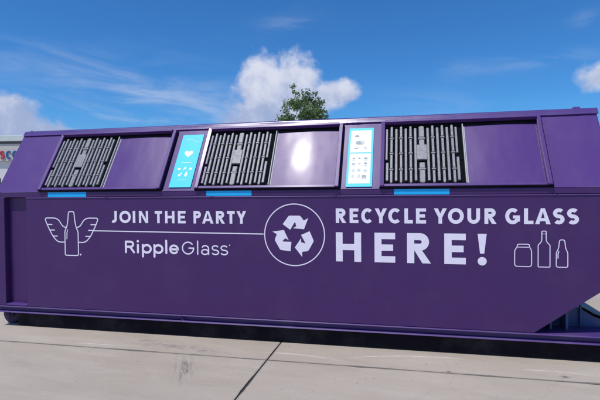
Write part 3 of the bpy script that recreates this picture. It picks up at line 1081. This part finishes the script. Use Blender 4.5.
# ------------------------------------------------------------------ store building, far left
def store():
    px = Vector((-37.6, 34.5, 0))
    yaw = 0.19
    ux, uy = Vector((math.cos(yaw), math.sin(yaw), 0)), Vector((-math.sin(yaw), math.cos(yaw), 0))
    B = empty('store_building', px, 'long pale beige store building with red and blue sign letters, behind the container', 'building')
    f = lambda a, b, c: tuple(px + ux * a + uy * b + Vector((0, 0, c)))
    stucco = plain('beige_stucco', (0.56, 0.53, 0.49), 0.9, 0.05, 1.3)
    lower = plain('white_wall', (0.70, 0.68, 0.66), 0.85, 0.05, 1.0)
    capm = plain('pale_cap_metal', (0.62, 0.66, 0.63), 0.5, 0.04, 2.0)
    dark = plain('dark_reveal', (0.10, 0.10, 0.11), 0.7, 0.1, 2.0)
    mb = MB(); mb.box(-34, 14, 0.25, 22, 0, 4.65, f); mb.build('lower_wall', lower, B, 0.02)
    mb = MB(); mb.box(-34, 14.1, 0, 22.1, 4.652, 6.36, f); mb.build('fascia', stucco, B, 0.02)
    mb = MB(); mb.box(-33.9, 14.0, 0.08, 22.0, 6.362, 6.598, f); mb.build('reveal', dark, B)
    mb = MB(); mb.box(-34.1, 14.25, -0.16, 22.2, 6.60, 7.16, f); mb.build('parapet_cap', capm, B, 0.03)
    mb = MB(); mb.tube(f(1.63, 0.6, 7.161), f(1.63, 0.6, 7.5), 0.07, seg=10); mb.tube(f(1.63, 0.6, 7.45), f(1.63, 0.6, 7.66), 0.16, 0.13, seg=10)
    mb.build('vent_pipe', dark, B)
    red = plain('red_sign_acrylic', (0.52, 0.03, 0.045), 0.4, 0.05, 3)
    blue = plain('blue_sign_acrylic', (0.03, 0.10, 0.36), 0.4, 0.05, 3)
    for ch, a, m in (('S', -1.26, red), ('C', -0.62, blue), ('O', 0.02, blue)):
        ink = Ink(lambda x, z, e: f(x, -0.06 - e, z))
        glyph(ink, ch, a, a + 0.54, 4.88, 0.78, 0.145)
        o = ink.build('sign_letter', m, B)
        s = o.modifiers.new('depth', 'SOLIDIFY'); s.thickness = 0.05; s.offset = 0
    # storefront
    glass = plain('dark_glass', (0.03, 0.04, 0.05), 0.1, 0.1, 1)
    for k in range(6):
        x = -20 + k * 3.2
        mb = MB(); mb.box(x, x + 2.6, 0.235, 0.30, 0.6, 3.0, f); mb.build('window', glass, B)


store()


# ------------------------------------------------------------------ tree behind the container
def tree(base, H, rad):
    rt = random.Random(21)
    T = empty('shade_tree', base, 'young green leafy tree with its crown showing above the purple roof', 'tree')
    bark = plain('bark', (0.16, 0.12, 0.09), 0.9, 0.25, 14)
    bx = Vector(base)
    crown_c = bx + Vector((0, 0, H * 0.66))
    mb = MB()
    pts = [bx + Vector((0.05 * math.sin(k * 1.3), 0.04 * math.cos(k * 1.7), H * 0.80 * k / 8)) for k in range(9)]
    pts[0] = bx
    for k in range(8):
        mb.tube(pts[k], pts[k + 1], 0.105 * (1 - k / 9.0) + 0.012, 0.105 * (1 - (k + 1) / 9.0) + 0.012, 10, False)
    tips = []
    for k in range(26):
        s = rt.uniform(0.36, 0.97)
        p0 = bx + Vector((0, 0, H * 0.80 * s))
        a = k * 2.4 + rt.uniform(-0.4, 0.4)
        L = rad * rt.uniform(0.6, 1.0) * (1.0 - 0.55 * abs(s - 0.55))
        p1 = p0 + Vector((math.cos(a) * L * 0.55, math.sin(a) * L * 0.55, L * 0.35))
        p2 = p1 + Vector((math.cos(a + 0.3) * L * 0.4, math.sin(a + 0.3) * L * 0.4, L * rt.uniform(0.1, 0.5)))
        mb.tube(p0, p1, 0.028, 0.018, 6, False); mb.tube(p1, p2, 0.018, 0.006, 6, False)
        tips += [p1, p2, (p1 + p2) / 2]
    mb.build('trunk', bark, T, smooth=True)
    # leaves in clumps
    m, t, b = new_mat('leaves')
    g = t.n('ShaderNodeNewGeometry').outputs['Position']
    oi = t.n('ShaderNodeAttribute', attribute_name='tone')
    c = t.mix(oi.outputs['Fac'], (0.055, 0.115, 0.04), (0.23, 0.31, 0.12))
    t.link(c, b.inputs['Base Color'])
    b.inputs['Roughness'].default_value = 0.42
    tr = t.n('ShaderNodeBsdfTranslucent')
    t.link(t.mix(0.5, c, (0.12, 0.24, 0.03)), tr.inputs[0])
    mx = t.n('ShaderNodeMixShader'); mx.inputs[0].default_value = 0.25
    out = [n_ for n_ in t.t.nodes if n_.bl_idname == 'ShaderNodeOutputMaterial'][0]
    t.link(b.outputs[0], mx.inputs[1]); t.link(tr.outputs[0], mx.inputs[2]); t.link(mx.outputs[0], out.inputs[0])
    bm = bmesh.new()
    lay = bm.faces.layers.float.new('tone')
    clumps = [(p, rt.uniform(0.20, 0.38)) for p in tips]
    for k in range(106):
        while True:
            v = Vector((rt.uniform(-1, 1), rt.uniform(-1, 1), rt.uniform(-1, 1)))
            if 0.35 < v.length < 1:
                break
        v.normalize()
        v *= rt.uniform(0.62, 1.0)
        zz = v.z
        wdt = rad * (1.0 if zz < 0 else 1.0 - 0.18 * zz)
        clumps.append((crown_c + Vector((v.x * wdt, v.y * wdt, zz * H * 0.30)), rt.uniform(0.16, 0.33)))
    clumps.append((bx + Vector((-0.55, 0, H * 0.995)), 0.17))
    clumps.append((bx + Vector((-0.50, 0.05, H * 0.955)), 0.13))
    clumps.append((bx + Vector((0.10, 0, H * 0.945)), 0.25))
    clumps.append((bx + Vector((0.45, 0, H * 0.93)), 0.22))
    for c0, r in clumps:
        tone = rt.uniform(0.0, 1.0)
        for q in range(int(62 * (r / 0.28) ** 1.7)):
            d = Vector((rt.gauss(0, 1), rt.gauss(0, 1), rt.gauss(0, 0.8)))
            d = d.normalized() * r * (rt.random() ** 0.45)
            p = c0 + d
            n_ = (d.normalized() + Vector((rt.gauss(0, .6), rt.gauss(0, .6), rt.gauss(0.5, .6)))).normalized()
            s = n_.orthogonal().normalized()
            s = Matrix.Rotation(rt.uniform(0, 6.28), 3, n_) @ s
            u = n_.cross(s)
            L, W_ = rt.uniform(0.10, 0.17), rt.uniform(0.055, 0.085)
            vs = [bm.verts.new(p - s * L / 2), bm.verts.new(p + u * W_ / 2 + n_ * 0.008), bm.verts.new(p + s * L / 2 - n_ * 0.012), bm.verts.new(p - u * W_ / 2 + n_ * 0.008)]
            fc = bm.faces.new(vs)
            fc[lay] = min(1, max(0, tone * 0.6 + rt.uniform(0, 0.4)))
    me = bpy.data.meshes.new('crown')
    bm.to_mesh(me); bm.free()
    me.materials.append(m)
    o = bpy.data.objects.new('crown', me)
    COL.objects.link(o)
    for v in me.vertices:
        v.co -= bx
    o.parent = T


tree((-4.55, 17.0, 0.0), 6.45, 1.32)
